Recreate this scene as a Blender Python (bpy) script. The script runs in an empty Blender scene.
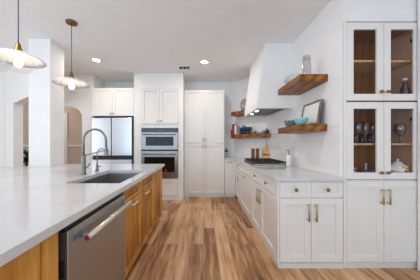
import bpy, bmesh, math, random
from mathutils import Matrix, Vector
random.seed(7)
PI = math.pi
SC = bpy.context.scene
COL = SC.collection

# ------------------------------------------------------------------ camera, sky, exposure
cam_d = bpy.data.cameras.new('camera')
cam = bpy.data.objects.new('camera', cam_d); COL.objects.link(cam)
cam.location = (0, 0, 1.25); cam.rotation_euler = (PI/2, 0, 0)
cam_d.sensor_width = 36.0; cam_d.lens = 196/420*36
cam_d.shift_x = 6.5/420; cam_d.shift_y = 3.5/420
cam_d.clip_start = 0.02
SC.camera = cam
SC.view_settings.view_transform = 'Standard'
SC.view_settings.look = 'None'
SC.view_settings.gamma = 1
SC.view_settings.use_curve_mapping = False
SC.view_settings.exposure = 0.33
world = bpy.data.worlds.new('daylight'); SC.world = world
world.use_nodes = True
bg = world.node_tree.nodes['Background']
bg.inputs[0].default_value = (0.82, 0.91, 1.0, 1); bg.inputs[1].default_value = 0.95

def area(name, loc, rot, sx, sy, power, col, shape='RECTANGLE'):
    d = bpy.data.lights.new(name, 'AREA'); d.shape = shape; d.size = sx
    if shape == 'RECTANGLE': d.size_y = sy
    d.energy = power; d.color = col
    o = bpy.data.objects.new(name, d); COL.objects.link(o)
    o.location = loc; o.rotation_euler = rot
    return o
# daylight of the big windows behind the photographer and of the living room at the left
area('window_daylight_rear', (-1.6, -3.2, 1.4), (PI/2, 0, -.35), 5.0, 2.4, 62, (0.58, 0.79, 1.0))
area('window_daylight_left', (-6.6, -0.6, 1.5), (PI/2, 0, -PI/2), 4.0, 2.4, 50, (0.86, 0.93, 1.0))
CAN_POWER = 6.5

# ------------------------------------------------------------------ materials
def lin(c):
    c = c/255
    return c/12.92 if c <= .04045 else ((c+.055)/1.055)**2.4
def rgb(r, g, b): return (lin(r), lin(g), lin(b), 1)
def newmat(name):
    m = bpy.data.materials.new(name); m.use_nodes = True
    nt = m.node_tree
    return m, nt, nt.nodes['Principled BSDF'], nt.nodes['Material Output']
def coords(nt, scale=(1, 1, 1), rot=(0, 0, 0)):
    tc = nt.nodes.new('ShaderNodeTexCoord'); mp = nt.nodes.new('ShaderNodeMapping')
    mp.inputs['Scale'].default_value = scale; mp.inputs['Rotation'].default_value = rot
    nt.links.new(tc.outputs['Object'], mp.inputs['Vector'])
    return mp.outputs['Vector']
def noise(nt, vec, scale, detail=3, rough=.5):
    n = nt.nodes.new('ShaderNodeTexNoise'); n.inputs['Scale'].default_value = scale
    n.inputs['Detail'].default_value = detail; n.inputs['Roughness'].default_value = rough
    nt.links.new(vec, n.inputs['Vector']); return n
def ramp(nt, fac, stops):
    r = nt.nodes.new('ShaderNodeValToRGB')
    e = r.color_ramp.elements
    while len(e) < len(stops): e.new(.5)
    for k, (p, c) in enumerate(stops): e[k].position = p; e[k].color = c
    nt.links.new(fac, r.inputs['Fac']); return r
def bump(nt, b, height, strength, dist=.01):
    n = nt.nodes.new('ShaderNodeBump'); n.inputs['Strength'].default_value = strength
    n.inputs['Distance'].default_value = dist
    nt.links.new(height, n.inputs['Height']); nt.links.new(n.outputs['Normal'], b.inputs['Normal'])
def paint(name, c, rough=.5, var=.02, scale=6, metal=0, spec=.5):
    m, nt, b, o = newmat(name)
    v = coords(nt); n = noise(nt, v, scale)
    lo = tuple(x*(1-var) for x in c[:3])+(1,); hi = tuple(min(1, x*(1+var)) for x in c[:3])+(1,)
    r = ramp(nt, n.outputs['Fac'], [(.3, lo), (.7, hi)])
    nt.links.new(r.outputs['Color'], b.inputs['Base Color'])
    b.inputs['Roughness'].default_value = rough; b.inputs['Metallic'].default_value = metal
    b.inputs['Specular IOR Level'].default_value = spec
    return m
def wood(name, dark, mid, light, scale=(9, 9, 1.1), rough=.4):
    m, nt, b, o = newmat(name)
    v = coords(nt, scale)
    n1 = noise(nt, v, 1.6, 5, .6)
    w = nt.nodes.new('ShaderNodeTexWave'); w.inputs['Scale'].default_value = .7
    w.inputs['Distortion'].default_value = 6; w.inputs['Detail'].default_value = 3
    nt.links.new(v, w.inputs['Vector'])
    mx = nt.nodes.new('ShaderNodeMix'); mx.inputs[0].default_value = .2
    nt.links.new(n1.outputs['Fac'], mx.inputs[2]); nt.links.new(w.outputs['Fac'], mx.inputs[3])
    r = ramp(nt, mx.outputs[0], [(.32, dark), (.5, mid), (.68, light)])
    nt.links.new(r.outputs['Color'], b.inputs['Base Color'])
    b.inputs['Roughness'].default_value = rough; b.inputs['Specular IOR Level'].default_value = .25
    bump(nt, b, n1.outputs['Fac'], .12, .002)
    return m
def glassy(name, tint=(1, 1, 1, 1), refl=.12, rough=.02, base=.012):
    m, nt, b, o = newmat(name)
    nt.nodes.remove(b)
    t = nt.nodes.new('ShaderNodeBsdfTransparent'); t.inputs[0].default_value = tint
    g = nt.nodes.new('ShaderNodeBsdfGlossy'); g.inputs['Roughness'].default_value = rough
    lw = nt.nodes.new('ShaderNodeLayerWeight'); lw.inputs['Blend'].default_value = .25
    ma = nt.nodes.new('ShaderNodeMath'); ma.operation = 'MULTIPLY_ADD'
    ma.inputs[1].default_value = refl*1.6; ma.inputs[2].default_value = base
    nt.links.new(lw.outputs['Facing'], ma.inputs[0])
    mx = nt.nodes.new('ShaderNodeMixShader')
    nt.links.new(ma.outputs[0], mx.inputs[0])
    nt.links.new(t.outputs[0], mx.inputs[1]); nt.links.new(g.outputs[0], mx.inputs[2])
    nt.links.new(mx.outputs[0], o.inputs[0])
    return m
def emit(name, c, s):
    m, nt, b, o = newmat(name)
    b.inputs['Base Color'].default_value = c
    b.inputs['Emission Color'].default_value = c; b.inputs['Emission Strength'].default_value = s
    return m
def steel(name, c, rough=.3, axis=(1, 60, 60)):
    m, nt, b, o = newmat(name)
    v = coords(nt, axis); n = noise(nt, v, 3, 4)
    r = ramp(nt, n.outputs['Fac'], [(.3, tuple(x*.93 for x in c[:3])+(1,)), (.7, c)])
    nt.links.new(r.outputs['Color'], b.inputs['Base Color'])
    b.inputs['Metallic'].default_value = 1; b.inputs['Roughness'].default_value = rough
    return m

M = {}
M['wall'] = paint('wall_paint', rgb(242, 241, 240), .7)
M['ceiling'] = paint('ceiling_paint', rgb(247, 247, 248), .85)
M['tan'] = paint('tan_wall_paint', rgb(206, 184, 168), .75)
M['cab'] = paint('white_cabinet_paint', rgb(238, 236, 232), .35, .01)
M['cabshadow'] = paint('shaded_cabinet_paint', rgb(228, 226, 222), .45, .01)  # cabinet white, slightly darker: shade at the plinths put into the colour
M['oak'] = wood('honey_oak', rgb(146, 90, 32), rgb(198, 134, 56), rgb(224, 166, 88))
M['shelf'] = wood('shelf_wood', rgb(96, 54, 14), rgb(140, 84, 26), rgb(178, 116, 48), (3, 3, 24))
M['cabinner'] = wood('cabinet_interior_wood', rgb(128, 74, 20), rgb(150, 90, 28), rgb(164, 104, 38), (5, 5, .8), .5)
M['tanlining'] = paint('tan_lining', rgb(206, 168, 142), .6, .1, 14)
M['lightwood'] = wood('pale_wood', rgb(190, 140, 86), rgb(216, 168, 112), rgb(232, 190, 138))
M['millwood'] = wood('dark_mill_wood', rgb(96, 54, 26), rgb(134, 80, 42), rgb(160, 100, 56))
M['steel'] = steel('brushed_steel', rgb(182, 183, 184), .4)
M['handlesteel'] = steel('satin_handle_steel', rgb(226, 222, 216), .42)
M['fridge'] = steel('fridge_steel', rgb(222, 226, 234), .3)
M['sinksteel'] = steel('sink_steel', rgb(178, 176, 174), .36)
M['nickel'] = steel('brushed_nickel', rgb(140, 139, 138), .32)
M['brass'] = steel('brushed_brass', rgb(196, 178, 126), .42)
M['palebrass'] = steel('pale_brass', rgb(232, 218, 180), .45)
M['ovensteel'] = steel('oven_steel', rgb(150, 148, 146), .32)
M['oldbrass'] = steel('antique_brass', rgb(146, 118, 66), .42)
M['black'] = paint('black_plastic', rgb(24, 23, 24), .4)
M['darkglass'] = paint('dark_oven_glass', rgb(16, 16, 18), .08, .01)
M['teal_display'] = paint('blue_grey_glass', rgb(50, 76, 90), .12, .3, 12)
M['ovenwindow'] = paint('microwave_window', rgb(30, 44, 54), .2, .4, 12, spec=.25)
M['iron'] = paint('cast_iron', rgb(46, 38, 36), .55)
M['cord'] = paint('grey_cord', rgb(92, 92, 96), .6)
M['shade'] = paint('white_enamel_shade', rgb(246, 240, 234), .4, .01)
M['bulb'] = emit('lit_bulb', (1, .88, .74, 1), 9)
M['can'] = emit('recessed_lamp_lens', (1, .93, .84, 1), 22)
M['hoodlamp'] = emit('hood_lamp_lens', (1, .93, .84, 1), 6)
M['whiteplastic'] = paint('white_plastic', rgb(240, 240, 240), .35)
M['pane'] = glassy('cabinet_pane_glass', (.98, .98, .98, 1), .02)
M['clear'] = glassy('clear_glass', (.93, .94, .95, 1), .4)
M['bowlglass'] = glassy('clear_globe_glass', (.97, .96, .95, 1), .18)
M['smoke'] = glassy('smoky_glass', (.90, .90, .90, 1), .5, .03, .08)
M['purpleglass'] = glassy('purple_tinted_glass', (.84, .76, .86, 1), .7, .03, .14)
M['amberglass'] = glassy('amber_tinted_glass', (.96, .90, .76, 1), .7, .03, .14)
M['plumglass'] = paint('plum_glaze', rgb(112, 84, 104), .12, .3, 30)
M['brownglass'] = glassy('brown_bottle_glass', (.66, .54, .46, 1), .5, .03, .1)
M['red'] = paint('red_enamel', rgb(190, 26, 44), .3)
M['badge'] = paint('badge_red', rgb(168, 20, 44), .4)
M['darknavy'] = paint('dark_navy_glaze', rgb(30, 32, 56), .2)
M['redbook'] = paint('red_book_cover', rgb(196, 40, 62), .5)
M['paper'] = paint('book_paper_white', rgb(238, 232, 228), .7)
M['blue'] = paint('deep_blue_glaze', rgb(34, 62, 92), .25, .2)
M['teal'] = paint('mint_teal_glaze', rgb(142, 208, 204), .25, .05)
M['greyceramic'] = paint('grey_ceramic', rgb(150, 152, 154), .35)
M['china'] = paint('white_china', rgb(240, 240, 238), .2)
M['yellow'] = paint('yellow_flower', rgb(236, 190, 40), .4)
M['green'] = paint('leaf_green', rgb(54, 70, 44), .6, .3, 20)
M['maroon'] = paint('maroon_glaze', rgb(132, 30, 38), .3)
M['orange'] = paint('orange_glaze', rgb(214, 130, 70), .4)
M['skyblue'] = paint('sky_blue_glaze', rgb(120, 180, 220), .3)
M['navy'] = paint('navy_back', rgb(58, 70, 104), .5)
M['tape'] = paint('blue_film', rgb(84, 112, 140), .35)
M['beige'] = paint('beige_ceramic', rgb(206, 194, 178), .4)
M['framewood'] = wood('picture_frame_wood', rgb(112, 86, 62), rgb(138, 110, 82), rgb(158, 130, 102))
M['artpaper'] = paint('blank_art_paper', rgb(232, 236, 232), .4, .02)
M['darkgap'] = paint('ventilation_dark', rgb(58, 54, 54), .7)

def quartz():
    m, nt, b, o = newmat('white_quartz')
    v = coords(nt); n = noise(nt, v, 2.2, 6, .6)
    r = ramp(nt, n.outputs['Fac'], [(.35, rgb(206, 207, 209)), (.6, rgb(216, 217, 219))])
    nt.links.new(r.outputs['Color'], b.inputs['Base Color'])
    b.inputs['Roughness'].default_value = .1
    return m
M['quartz'] = quartz()
def tile():
    m, nt, b, o = newmat('pale_grey_tile')
    tc = nt.nodes.new('ShaderNodeTexCoord')
    sp = nt.nodes.new('ShaderNodeSeparateXYZ'); nt.links.new(tc.outputs['Object'], sp.inputs[0])
    ad = nt.nodes.new('ShaderNodeMath'); ad.operation = 'ADD'
    nt.links.new(sp.outputs[0], ad.inputs[0]); nt.links.new(sp.outputs[1], ad.inputs[1])
    cb = nt.nodes.new('ShaderNodeCombineXYZ')
    nt.links.new(ad.outputs[0], cb.inputs[0]); nt.links.new(sp.outputs[2], cb.inputs[1])
    br = nt.nodes.new('ShaderNodeTexBrick')
    br.inputs['Scale'].default_value = 1; br.inputs['Brick Width'].default_value = .30
    br.inputs['Row Height'].default_value = .075; br.inputs['Mortar Size'].default_value = .0015
    br.inputs['Color1'].default_value = rgb(240, 237, 234); br.inputs['Color2'].default_value = rgb(236, 234, 232)
    br.inputs['Mortar'].default_value = rgb(226, 224, 221)
    nt.links.new(cb.outputs[0], br.inputs['Vector'])
    nt.links.new(br.outputs['Color'], b.inputs['Base Color'])
    b.inputs['Roughness'].default_value = .18
    return m
M['tile'] = tile()
def floorwood():
    m, nt, b, o = newmat('oak_plank_floor')
    tc = nt.nodes.new('ShaderNodeTexCoord')
    mp = nt.nodes.new('ShaderNodeMapping'); mp.inputs['Rotation'].default_value = (0, 0, PI/2)
    nt.links.new(tc.outputs['Object'], mp.inputs['Vector'])
    br = nt.nodes.new('ShaderNodeTexBrick'); br.offset = .37; br.offset_frequency = 2
    br.inputs['Scale'].default_value = 1; br.inputs['Brick Width'].default_value = 1.22
    br.inputs['Row Height'].default_value = .16; br.inputs['Mortar Size'].default_value = .0012
    br.inputs['Color1'].default_value = (0, 0, 0, 1); br.inputs['Color2'].default_value = (1, 1, 1, 1)
    br.inputs['Mortar'].default_value = (.12, .12, .12, 1); br.inputs['Bias'].default_value = 0
    nt.links.new(mp.outputs[0], br.inputs['Vector'])
    g = nt.nodes.new('ShaderNodeMapping'); g.inputs['Scale'].default_value = (9, .9, 1)
    nt.links.new(tc.outputs['Object'], g.inputs['Vector'])
    # shift the grain from plank to plank
    ad = nt.nodes.new('ShaderNodeVectorMath'); ad.operation = 'MULTIPLY_ADD'
    ad.inputs[1].default_value = (7, 13, 5)
    nt.links.new(br.outputs['Color'], ad.inputs[0]); nt.links.new(g.outputs[0], ad.inputs[2])
    n = noise(nt, ad.outputs[0], 2.0, 6, .60)
    mx = nt.nodes.new('ShaderNodeMix'); mx.inputs[0].default_value = .80
    nt.links.new(br.outputs['Color'], mx.inputs[2]); nt.links.new(n.outputs['Fac'], mx.inputs[3])
    r = ramp(nt, mx.outputs[0], [(.27, rgb(106, 72, 46)), (.41, rgb(158, 114, 78)), (.54, rgb(206, 160, 118)), (.72, rgb(230, 190, 150))])
    nt.links.new(r.outputs['Color'], b.inputs['Base Color'])
    b.inputs['Roughness'].default_value = .42; b.inputs['Specular IOR Level'].default_value = .3
    bump(nt, b, n.outputs['Fac'], .1, .003)
    return m
M['floor'] = floorwood()
def plaster():
    m, nt, b, o = newmat('patterned_bowl_glaze')
    v = coords(nt)
    vo = nt.nodes.new('ShaderNodeTexVoronoi'); vo.inputs['Scale'].default_value = 60
    nt.links.new(v, vo.inputs['Vector'])
    r = ramp(nt, vo.outputs['Distance'], [(.30, rgb(34, 54, 66)), (.55, rgb(120, 150, 158))])
    nt.links.new(r.outputs['Color'], b.inputs['Base Color']); b.inputs['Roughness'].default_value = .25
    return m
M['pattern'] = plaster()

# ------------------------------------------------------------------ mesh helpers
class MB:
    def __init__(s, mat=None):
        s.bm = bmesh.new(); s.T = mat or Matrix()
    def v(s, co): return s.bm.verts.new(s.T @ Vector(co))
    def f(s, vs, smooth=False):
        try:
            q = s.bm.faces.new(vs); q.smooth = smooth
        except ValueError: pass
    def box(s, x0, x1, y0, y1, z0, z1):
        c = [s.v((x, y, z)) for z in (z0, z1) for x, y in ((x0, y0), (x1, y0), (x1, y1), (x0, y1))]
        for q in ((3, 2, 1, 0), (4, 5, 6, 7), (0, 1, 5, 4), (1, 2, 6, 5), (2, 3, 7, 6), (3, 0, 4, 7)):
            s.f([c[i] for i in q])
        return s
    def prism(s, pts, z0, z1):                      # pts counter-clockwise seen from above
        a = [s.v((x, y, z0)) for x, y in pts]; b = [s.v((x, y, z1)) for x, y in pts]
        s.f(a[::-1]); s.f(b)
        n = len(pts)
        for i in range(n): s.f([a[i], a[(i+1) % n], b[(i+1) % n], b[i]])
        return s
    def hexa(s, lo, hi):                            # two quads, lower and upper, counter-clockwise
        a = [s.v(p) for p in lo]; b = [s.v(p) for p in hi]
        s.f(a[::-1]); s.f(b)
        for i in range(4): s.f([a[i], a[(i+1) % 4], b[(i+1) % 4], b[i]])
        return s
    def slab(s, us, ws, keep, t0, t1, axes='xyz'):  # cells on a grid, extruded: axes name (u, w, t)
        def P(u, w, t):
            d = {axes[0]: u, axes[1]: w, axes[2]: t}
            return (d['x'], d['y'], d['z'])
        V = {}
        def g(i, j, k):
            if (i, j, k) not in V: V[(i, j, k)] = s.v(P(us[i], ws[j], (t0, t1)[k]))
            return V[(i, j, k)]
        nu, nw = len(us)-1, len(ws)-1
        K = lambda i, j: 0 <= i < nu and 0 <= j < nw and keep(i, j)
        for i in range(nu):
            for j in range(nw):
                if not K(i, j): continue
                s.f([g(i, j, 1), g(i+1, j, 1), g(i+1, j+1, 1), g(i, j+1, 1)])
                s.f([g(i, j+1, 0), g(i+1, j+1, 0), g(i+1, j, 0), g(i, j, 0)])
                if not K(i-1, j): s.f([g(i, j, 0), g(i, j, 1), g(i, j+1, 1), g(i, j+1, 0)])
                if not K(i+1, j): s.f([g(i+1, j+1, 0), g(i+1, j+1, 1), g(i+1, j, 1), g(i+1, j, 0)])
                if not K(i, j-1): s.f([g(i+1, j, 0), g(i+1, j, 1), g(i, j, 1), g(i, j, 0)])
                if not K(i, j+1): s.f([g(i, j+1, 0), g(i, j+1, 1), g(i+1, j+1, 1), g(i+1, j+1, 0)])
        return s
    def lathe(s, prof, c=(0, 0, 0), n=24, axis='z', smooth=True, closed=False):   # prof: (radius, height)
        rings = []
        for r, h in prof:
            ring = []
            for k in range(n):
                a = 2*PI*k/n; p = (r*math.cos(a), r*math.sin(a), h)
                if axis == '-y': p = (p[0], -h, p[1])
                elif axis == 'x': p = (h, p[0], p[1])
                elif axis == '-x': p = (-h, -p[0], p[1])
                ring.append(s.v((c[0]+p[0], c[1]+p[1], c[2]+p[2])))
            rings.append(ring)
        for a, b in zip(rings, rings[1:]):
            for k in range(n): s.f([a[k], a[(k+1) % n], b[(k+1) % n], b[k]], smooth)
        if closed:
            a, b = rings[-1], rings[0]
            for k in range(n): s.f([a[k], a[(k+1) % n], b[(k+1) % n], b[k]], smooth)
        else:
            if prof[0][0] > 1e-4: s.f(rings[0][::-1])
            if prof[-1][0] > 1e-4: s.f(rings[-1])
        return s
    def tube(s, pts, r, n=10, smooth=True):
        pts = [Vector(p) for p in pts]; rings = []; up = None
        for i, p in enumerate(pts):
            d = (pts[min(i+1, len(pts)-1)]-pts[max(i-1, 0)]).normalized()
            if up is None:
                up = Vector((0, 0, 1)) if abs(d.z) < .9 else Vector((0, 1, 0))
            a = d.cross(up).normalized(); b = a.cross(d).normalized(); up = b
            rr = r[i] if isinstance(r, (list, tuple)) else r
            rings.append([s.v(p+rr*(math.cos(2*PI*k/n)*a+math.sin(2*PI*k/n)*b)) for k in range(n)])
        for a, b in zip(rings, rings[1:]):
            for k in range(n): s.f([a[k], a[(k+1) % n], b[(k+1) % n], b[k]], smooth)
        s.f(rings[0][::-1]); s.f(rings[-1])
        return s
    def ball(s, c, r, sx=1, sy=1, sz=1, n=16, m=10):
        prof = [(max(1e-5, r*math.sin(PI*k/m)), -r*math.cos(PI*k/m)) for k in range(m+1)]
        base = s.T
        s.T = base @ Matrix.Translation(c) @ Matrix.Diagonal((sx, sy, sz, 1))
        s.lathe(prof, n=n); s.T = base
        return s

ROOT = {}                                           # object -> inverse of the base point of its thing
def tag(o, label=None, cat=None, group=None, kind=None):
    for k, v in (('label', label), ('category', cat), ('group', group), ('kind', kind)):
        if v: o[k] = v
    return o
def thing(name, label, cat, base, group=None, frame=None):
    o = bpy.data.objects.new(name, None); COL.objects.link(o)
    o.empty_display_size = .05
    o.matrix_world = (frame or Matrix()) @ Matrix.Translation(base)
    ROOT[o.name] = Matrix.Translation(-Vector(base))
    return tag(o, label, cat, group)
def mesh(name, mb, mat):
    bmesh.ops.remove_doubles(mb.bm, verts=mb.bm.verts, dist=1e-6)
    bmesh.ops.recalc_face_normals(mb.bm, faces=mb.bm.faces)
    me = bpy.data.meshes.new(name); mb.bm.to_mesh(me); mb.bm.free()
    me.materials.append(M[mat] if isinstance(mat, str) else mat)
    return me
def bevel(o, w, seg=2):
    b = o.modifiers.new('bevel', 'BEVEL'); b.width = w; b.segments = seg
    b.limit_method = 'ANGLE'; b.angle_limit = math.radians(40)
def part(name, mb, mat, parent, bev=0, label=None):
    me = mesh(name, mb, mat); me.transform(ROOT[parent.name])
    o = bpy.data.objects.new(name, me); COL.objects.link(o); o.parent = parent
    ROOT[o.name] = ROOT[parent.name]
    if bev: bevel(o, bev)
    if label: o['label'] = label
    return o
def single(name, mb, mat, base, label, cat, group=None, frame=None, bev=0):
    me = mesh(name, mb, mat); me.transform(Matrix.Translation(-Vector(base)))
    o = bpy.data.objects.new(name, me); COL.objects.link(o)
    o.matrix_world = (frame or Matrix()) @ Matrix.Translation(base)
    if bev: bevel(o, bev)
    return tag(o, label, cat, group)
def struct(name, mb, mat, bev=0):
    o = bpy.data.objects.new(name, mesh(name, mb, mat)); COL.objects.link(o)
    if bev: bevel(o, bev)
    o['kind'] = 'structure'
    return o
def dup(o, loc=None, rotz=0, label=None, parent=None):
    c = o.copy(); COL.objects.link(c)
    if parent is not None:
        c.parent = parent
    else:
        c.location = loc; c.rotation_euler = (0, 0, rotz)
        if label: c['label'] = label
    for ch in [x for x in bpy.data.objects if x.parent == o]: dup(ch, parent=c)
    return c

RZ = lambda a: Matrix.Rotation(a, 4, 'Z')
TR = Matrix.Translation
def face_cam(x, y, z): return TR((x, y, z))                     # front looks to -Y, u runs +X
def face_aisle_right(x, y, z): return TR((x, y, z)) @ RZ(-PI/2)  # front looks to -X, u runs -Y
def face_aisle_left(x, y, z): return TR((x, y, z)) @ RZ(PI/2)    # front looks to +X, u runs +Y

def shaker(name, parent, T, w, h, mat='cab', rail=.062, th=.020, rec=.013, glass=False, label=None):
    mb = MB(T)
    keep = lambda i, j: not (i == 1 and j == 1)
    mb.slab([0, rail, w-rail, w], [0, rail, h-rail, h], keep, -th, 0, 'xzy')
    if not glass: mb.box(rail, w-rail, -th+rec, -.001, rail, h-rail)
    d = part(name, mb, mat, parent, .0015, label)
    if glass:
        part('glass_pane', MB(T).box(rail-.004, w-rail+.004, -.012, -.008, rail-.004, h-rail+.004), 'pane', d)
    return d
def flat_front(name, parent, T, w, h, mat='cab', th=.020):
    return part(name, MB(T).box(0, w, -th, 0, 0, h), mat, parent, .0015)
def pull(parent, T, u, z, length=.13, vertical=True, mat='brass', th=.020, r=.008, out=.034, name='handle'):
    mb = MB(T)
    for s in (-1, 1):
        o = s*(length/2-.012)
        a = (u, -th, z+o) if vertical else (u+o, -th, z)
        mb.tube([a, (a[0], -th-out, a[2])], r*.9, 8)
    e = length/2
    if vertical: mb.tube([(u, -th-out, z-e), (u, -th-out, z+e)], r, 8)
    else: mb.tube([(u-e, -th-out, z), (u+e, -th-out, z)], r, 8)
    return part(name, mb, mat, parent)
def knob(parent, T, u, z, r=.019, mat='oldbrass', th=.020):
    mb = MB(T)
    mb.lathe([(.006, 0), (.006, .012), (r*.8, .016), (r, .022), (r*.9, .028), (.001, .031)], (u, -th, z), 16, '-y')
    return part('knob', mb, mat, parent)

# ------------------------------------------------------------------ the room
ZC = 2.81; XR = 1.392
struct('floor', MB().box(-7, 3.2, -3.4, 7.2, -.08, 0), 'floor')
struct('ceiling', MB().box(-7, 3.2, -3.4, 7.2, ZC, ZC+.1), 'ceiling')
struct('wall_right', MB().prism([(XR, 2.34), (XR+.12, 2.34), (XR+.12, 5.0), (XR, 4.351)], 0, ZC), 'wall')
struct('wall_corner', MB().prism([(.773, 4.97), (XR, 4.351), (XR+.12, 5.0), (.773, 5.09)], 0, ZC), 'wall')
struct('wall_back', MB().box(-2.62, .773, 4.97, 5.09, 0, ZC), 'wall')
# the end of the right wall carries on above the tall cabinet
struct('wall_front', MB().slab([XR, 1.398, 2.30, 3.2], [0, 2.475, ZC], lambda i, j: (i != 1) or j == 1, 1.965, 2.34, 'xzy'), 'wall')
struct('wall_right_near', MB().box(2.125, 2.245, -1.0, 1.945, 0, ZC), 'wall')
struct('baseboard_right', MB().box(2.110, 2.125, -1.0, 1.935, 0, .085), 'cab')
# drywall round the ovens
struct('wall_oven_niche', MB().slab([-1.54, -1.375, -.56, -.452], [0, .075, 2.47, ZC], lambda i, j: not (i == 1 and j == 1), 4.336, 4.97, 'xzy'), 'wall')
struct('baseboard_oven_niche', MB().box(-1.54, -.452, 4.322, 4.336, 0, .07), 'cab')
# wall left of the refrigerator with the arched opening
def arch_wall():
    mb = MB()
    x0, x1, a0, a1, zs, zt = -3.95, -2.50, -3.67, -2.765, 1.90, 2.11
    n = 14; prof = []
    for k in range(n+1):
        x = a1+(a0-a1)*k/n; t = (k/n*2-1)
        prof.append((x, zs+(zt-zs)*math.sqrt(max(0, 1-t*t))))
    out = [(a1, 0), (x1, 0), (x1, ZC), (x0, ZC), (x0, 0), (a0, 0)]
    ya, yb = 4.46, 4.60
    def ring(y):
        d = {}
        d['L'] = [mb.v((x0, y, 0)), mb.v((a0, y, 0)), mb.v((a0, y, ZC)), mb.v((x0, y, ZC))]
        d['R'] = [mb.v((a1, y, 0)), mb.v((x1, y, 0)), mb.v((x1, y, ZC)), mb.v((a1, y, ZC))]
        d['A'] = [mb.v((x, y, z)) for x, z in prof]; d['C'] = [mb.v((x, y, ZC)) for x, z in prof]
        return d
    A, B = ring(ya), ring(yb)
    for d in (A, B):
        mb.f(d['L']); mb.f(d['R'])
        for k in range(n): mb.f([d['A'][k], d['A'][k+1], d['C'][k+1], d['C'][k]])
    for k in range(n): mb.f([A['A'][k], A['A'][k+1], B['A'][k+1], B['A'][k]])
    for q, (i, j) in (('L', (0, 3)), ('L', (1, 2)), ('R', (0, 3)), ('R', (1, 2))):
        mb.f([A[q][i], A[q][j], B[q][j], B[q][i]])
    return mb
struct('wall_arch', arch_wall(), 'wall')
struct('wall_fridge_side', MB().box(-2.62, -2.50, 4.60, 4.97, 0, ZC), 'wall')
struct('wall_pillar', MB().box(-2.61, -2.29, 2.926, 3.22, 0, ZC), 'wall')
# angled wall at the far left, with a square opening beside the pillar
def angled_wall():
    o = Vector((-2.61, 3.07, 0)); e = Vector((-4.34, 4.29, 0))
    d = (e-o).normalized()
    ang = math.atan2(d.y, d.x)
    T = TR(o) @ RZ(ang)
    s1 = (Vector((-3.79, 3.90, 0))-o).length; s2 = (e-o).length
    mb = MB(T)
    mb.slab([0, .12, s1, s2], [0, 2.05, ZC], lambda i, j: not (i == 1 and j == 0), -.15, 0, 'xzy')
    return mb
struct('wall_left', angled_wall(), 'wall')
struct('wall_left_far', MB().box(-7, -4.345, 4.29, 4.41, 0, ZC), 'wall')
struct('wall_hall', MB().box(-7, -2.62, 6.1, 6.2, 0, ZC), 'tan')
struct('trim_1', MB().box(-7, -2.62, 6.075, 6.1, 1.16, 1.21), 'cab')
struct('trim_2', MB().box(-4.36, -4.22, 6.06, 6.1, 0, 2.2), 'cab')
# tile backsplash
struct('wall_backsplash_right', MB().box(XR-.008, XR, 1.99, 4.351, .912, 1.455), 'tile')
struct('wall_backsplash_corner', MB().prism([(.773, 4.958), (XR-.008, 4.343), (XR-.008, 4.352), (.779, 4.964)], .912, 1.455), 'tile')

# ------------------------------------------------------------------ right run of base cabinets
XF = .76                                            # carcass front; door faces stand 2 cm proud at .74
ZD0, ZD1, ZW0, ZW1 = .065, .700, .715, .865          # door and drawer heights
def base_unit_aisle(t, y0, y1, doors, drawers=True):
    pass
t = thing('base_cabinet', 'white base cabinet at the near end of the right run, doors on two faces', 'cabinet', (1.06, 2.5, 0))
part('carcass', MB().box(XF, 1.388, 1.977, 3.03, .05, .872), 'cab', t)
part('plinth', MB().box(XF-.012, 1.390, 1.962, 3.03, 0, .05), 'cabshadow', t)
part('corner_post', MB().box(.740, XF, 1.957, 2.022, .05, .872), 'cab', t, .002)
w = (1.388-.764)/2-.002
for k in range(2):
    T = face_cam(.764+k*(w+.004), 1.977, 0)
    dr = shaker('drawer_front', t, T @ TR((0, 0, ZW0)), w, ZW1-ZW0, rail=.04)
    knob(dr, T @ TR((0, 0, ZW0)), w*.5, .075)
    d = shaker('door', t, T @ TR((0, 0, ZD0)), w, ZD1-ZD0)
    pull(d, T @ TR((0, 0, ZD0)), w-.035 if k == 0 else .035, ZD1-ZD0-.135, .17)
for y1, y0, hs in ((2.545, 2.03, 0), (3.025, 2.55, 1)):
    T = face_aisle_right(XF, y1, 0); w = y1-y0
    dr = shaker('drawer_front', t, T @ TR((0, 0, ZW0)), w, ZW1-ZW0, rail=.04)
    knob(dr, T @ TR((0, 0, ZW0)), w*.5, .075)
    d = shaker('door', t, T @ TR((0, 0, ZD0)), w, ZD1-ZD0)
    pull(d, T @ TR((0, 0, ZD0)), .04 if hs == 0 else w-.04, ZD1-ZD0-.135, .17)

t = thing('base_cabinet', 'white base cabinet under the rangetop with one wide pull-out front', 'cabinet', (1.06, 3.5, 0))
part('carcass', MB().box(XF, 1.388, 3.032, 3.958, .05, .872), 'cab', t)
part('plinth', MB().box(XF-.012, 1.388, 3.032, 3.958, 0, .05), 'cabshadow', t)
T = face_aisle_right(XF, 3.955, 0)
shaker('false_front', t, T @ TR((0, 0, ZW0)), .92, ZW1-ZW0, rail=.04)
d = shaker('door', t, T @ TR((0, 0, ZD0)), .92, ZD1-ZD0)
pull(d, T @ TR((0, 0, ZD0)), .45, .595, .16, False)

t = thing('base_cabinet', 'white base cabinet on the right run, just beyond the rangetop, with one drawer', 'cabinet', (1.06, 4.25, 0))
part('carcass', MB().prism([(XF, 3.96), (1.385, 3.96), (1.385, 4.33), (.80, 4.93), (XF, 4.93)], .05, .872), 'cab', t)
part('plinth', MB().box(XF-.012, 1.38, 3.96, 4.30, 0, .05), 'cabshadow', t)
part('filler', MB().box(.742, XF, 4.50, 4.598, .05, .872), 'cab', t)
T = face_aisle_right(XF, 4.495, 0); w = .53
dr = shaker('drawer_front', t, T @ TR((0, 0, ZW0)), w, ZW1-ZW0, rail=.04)
knob(dr, T @ TR((0, 0, ZW0)), w*.72, .075)
d = shaker('door', t, T @ TR((0, 0, ZD0)), w, ZD1-ZD0)
pull(d, T @ TR((0, 0, ZD0)), w-.10, ZD1-ZD0-.135, .17)

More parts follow.
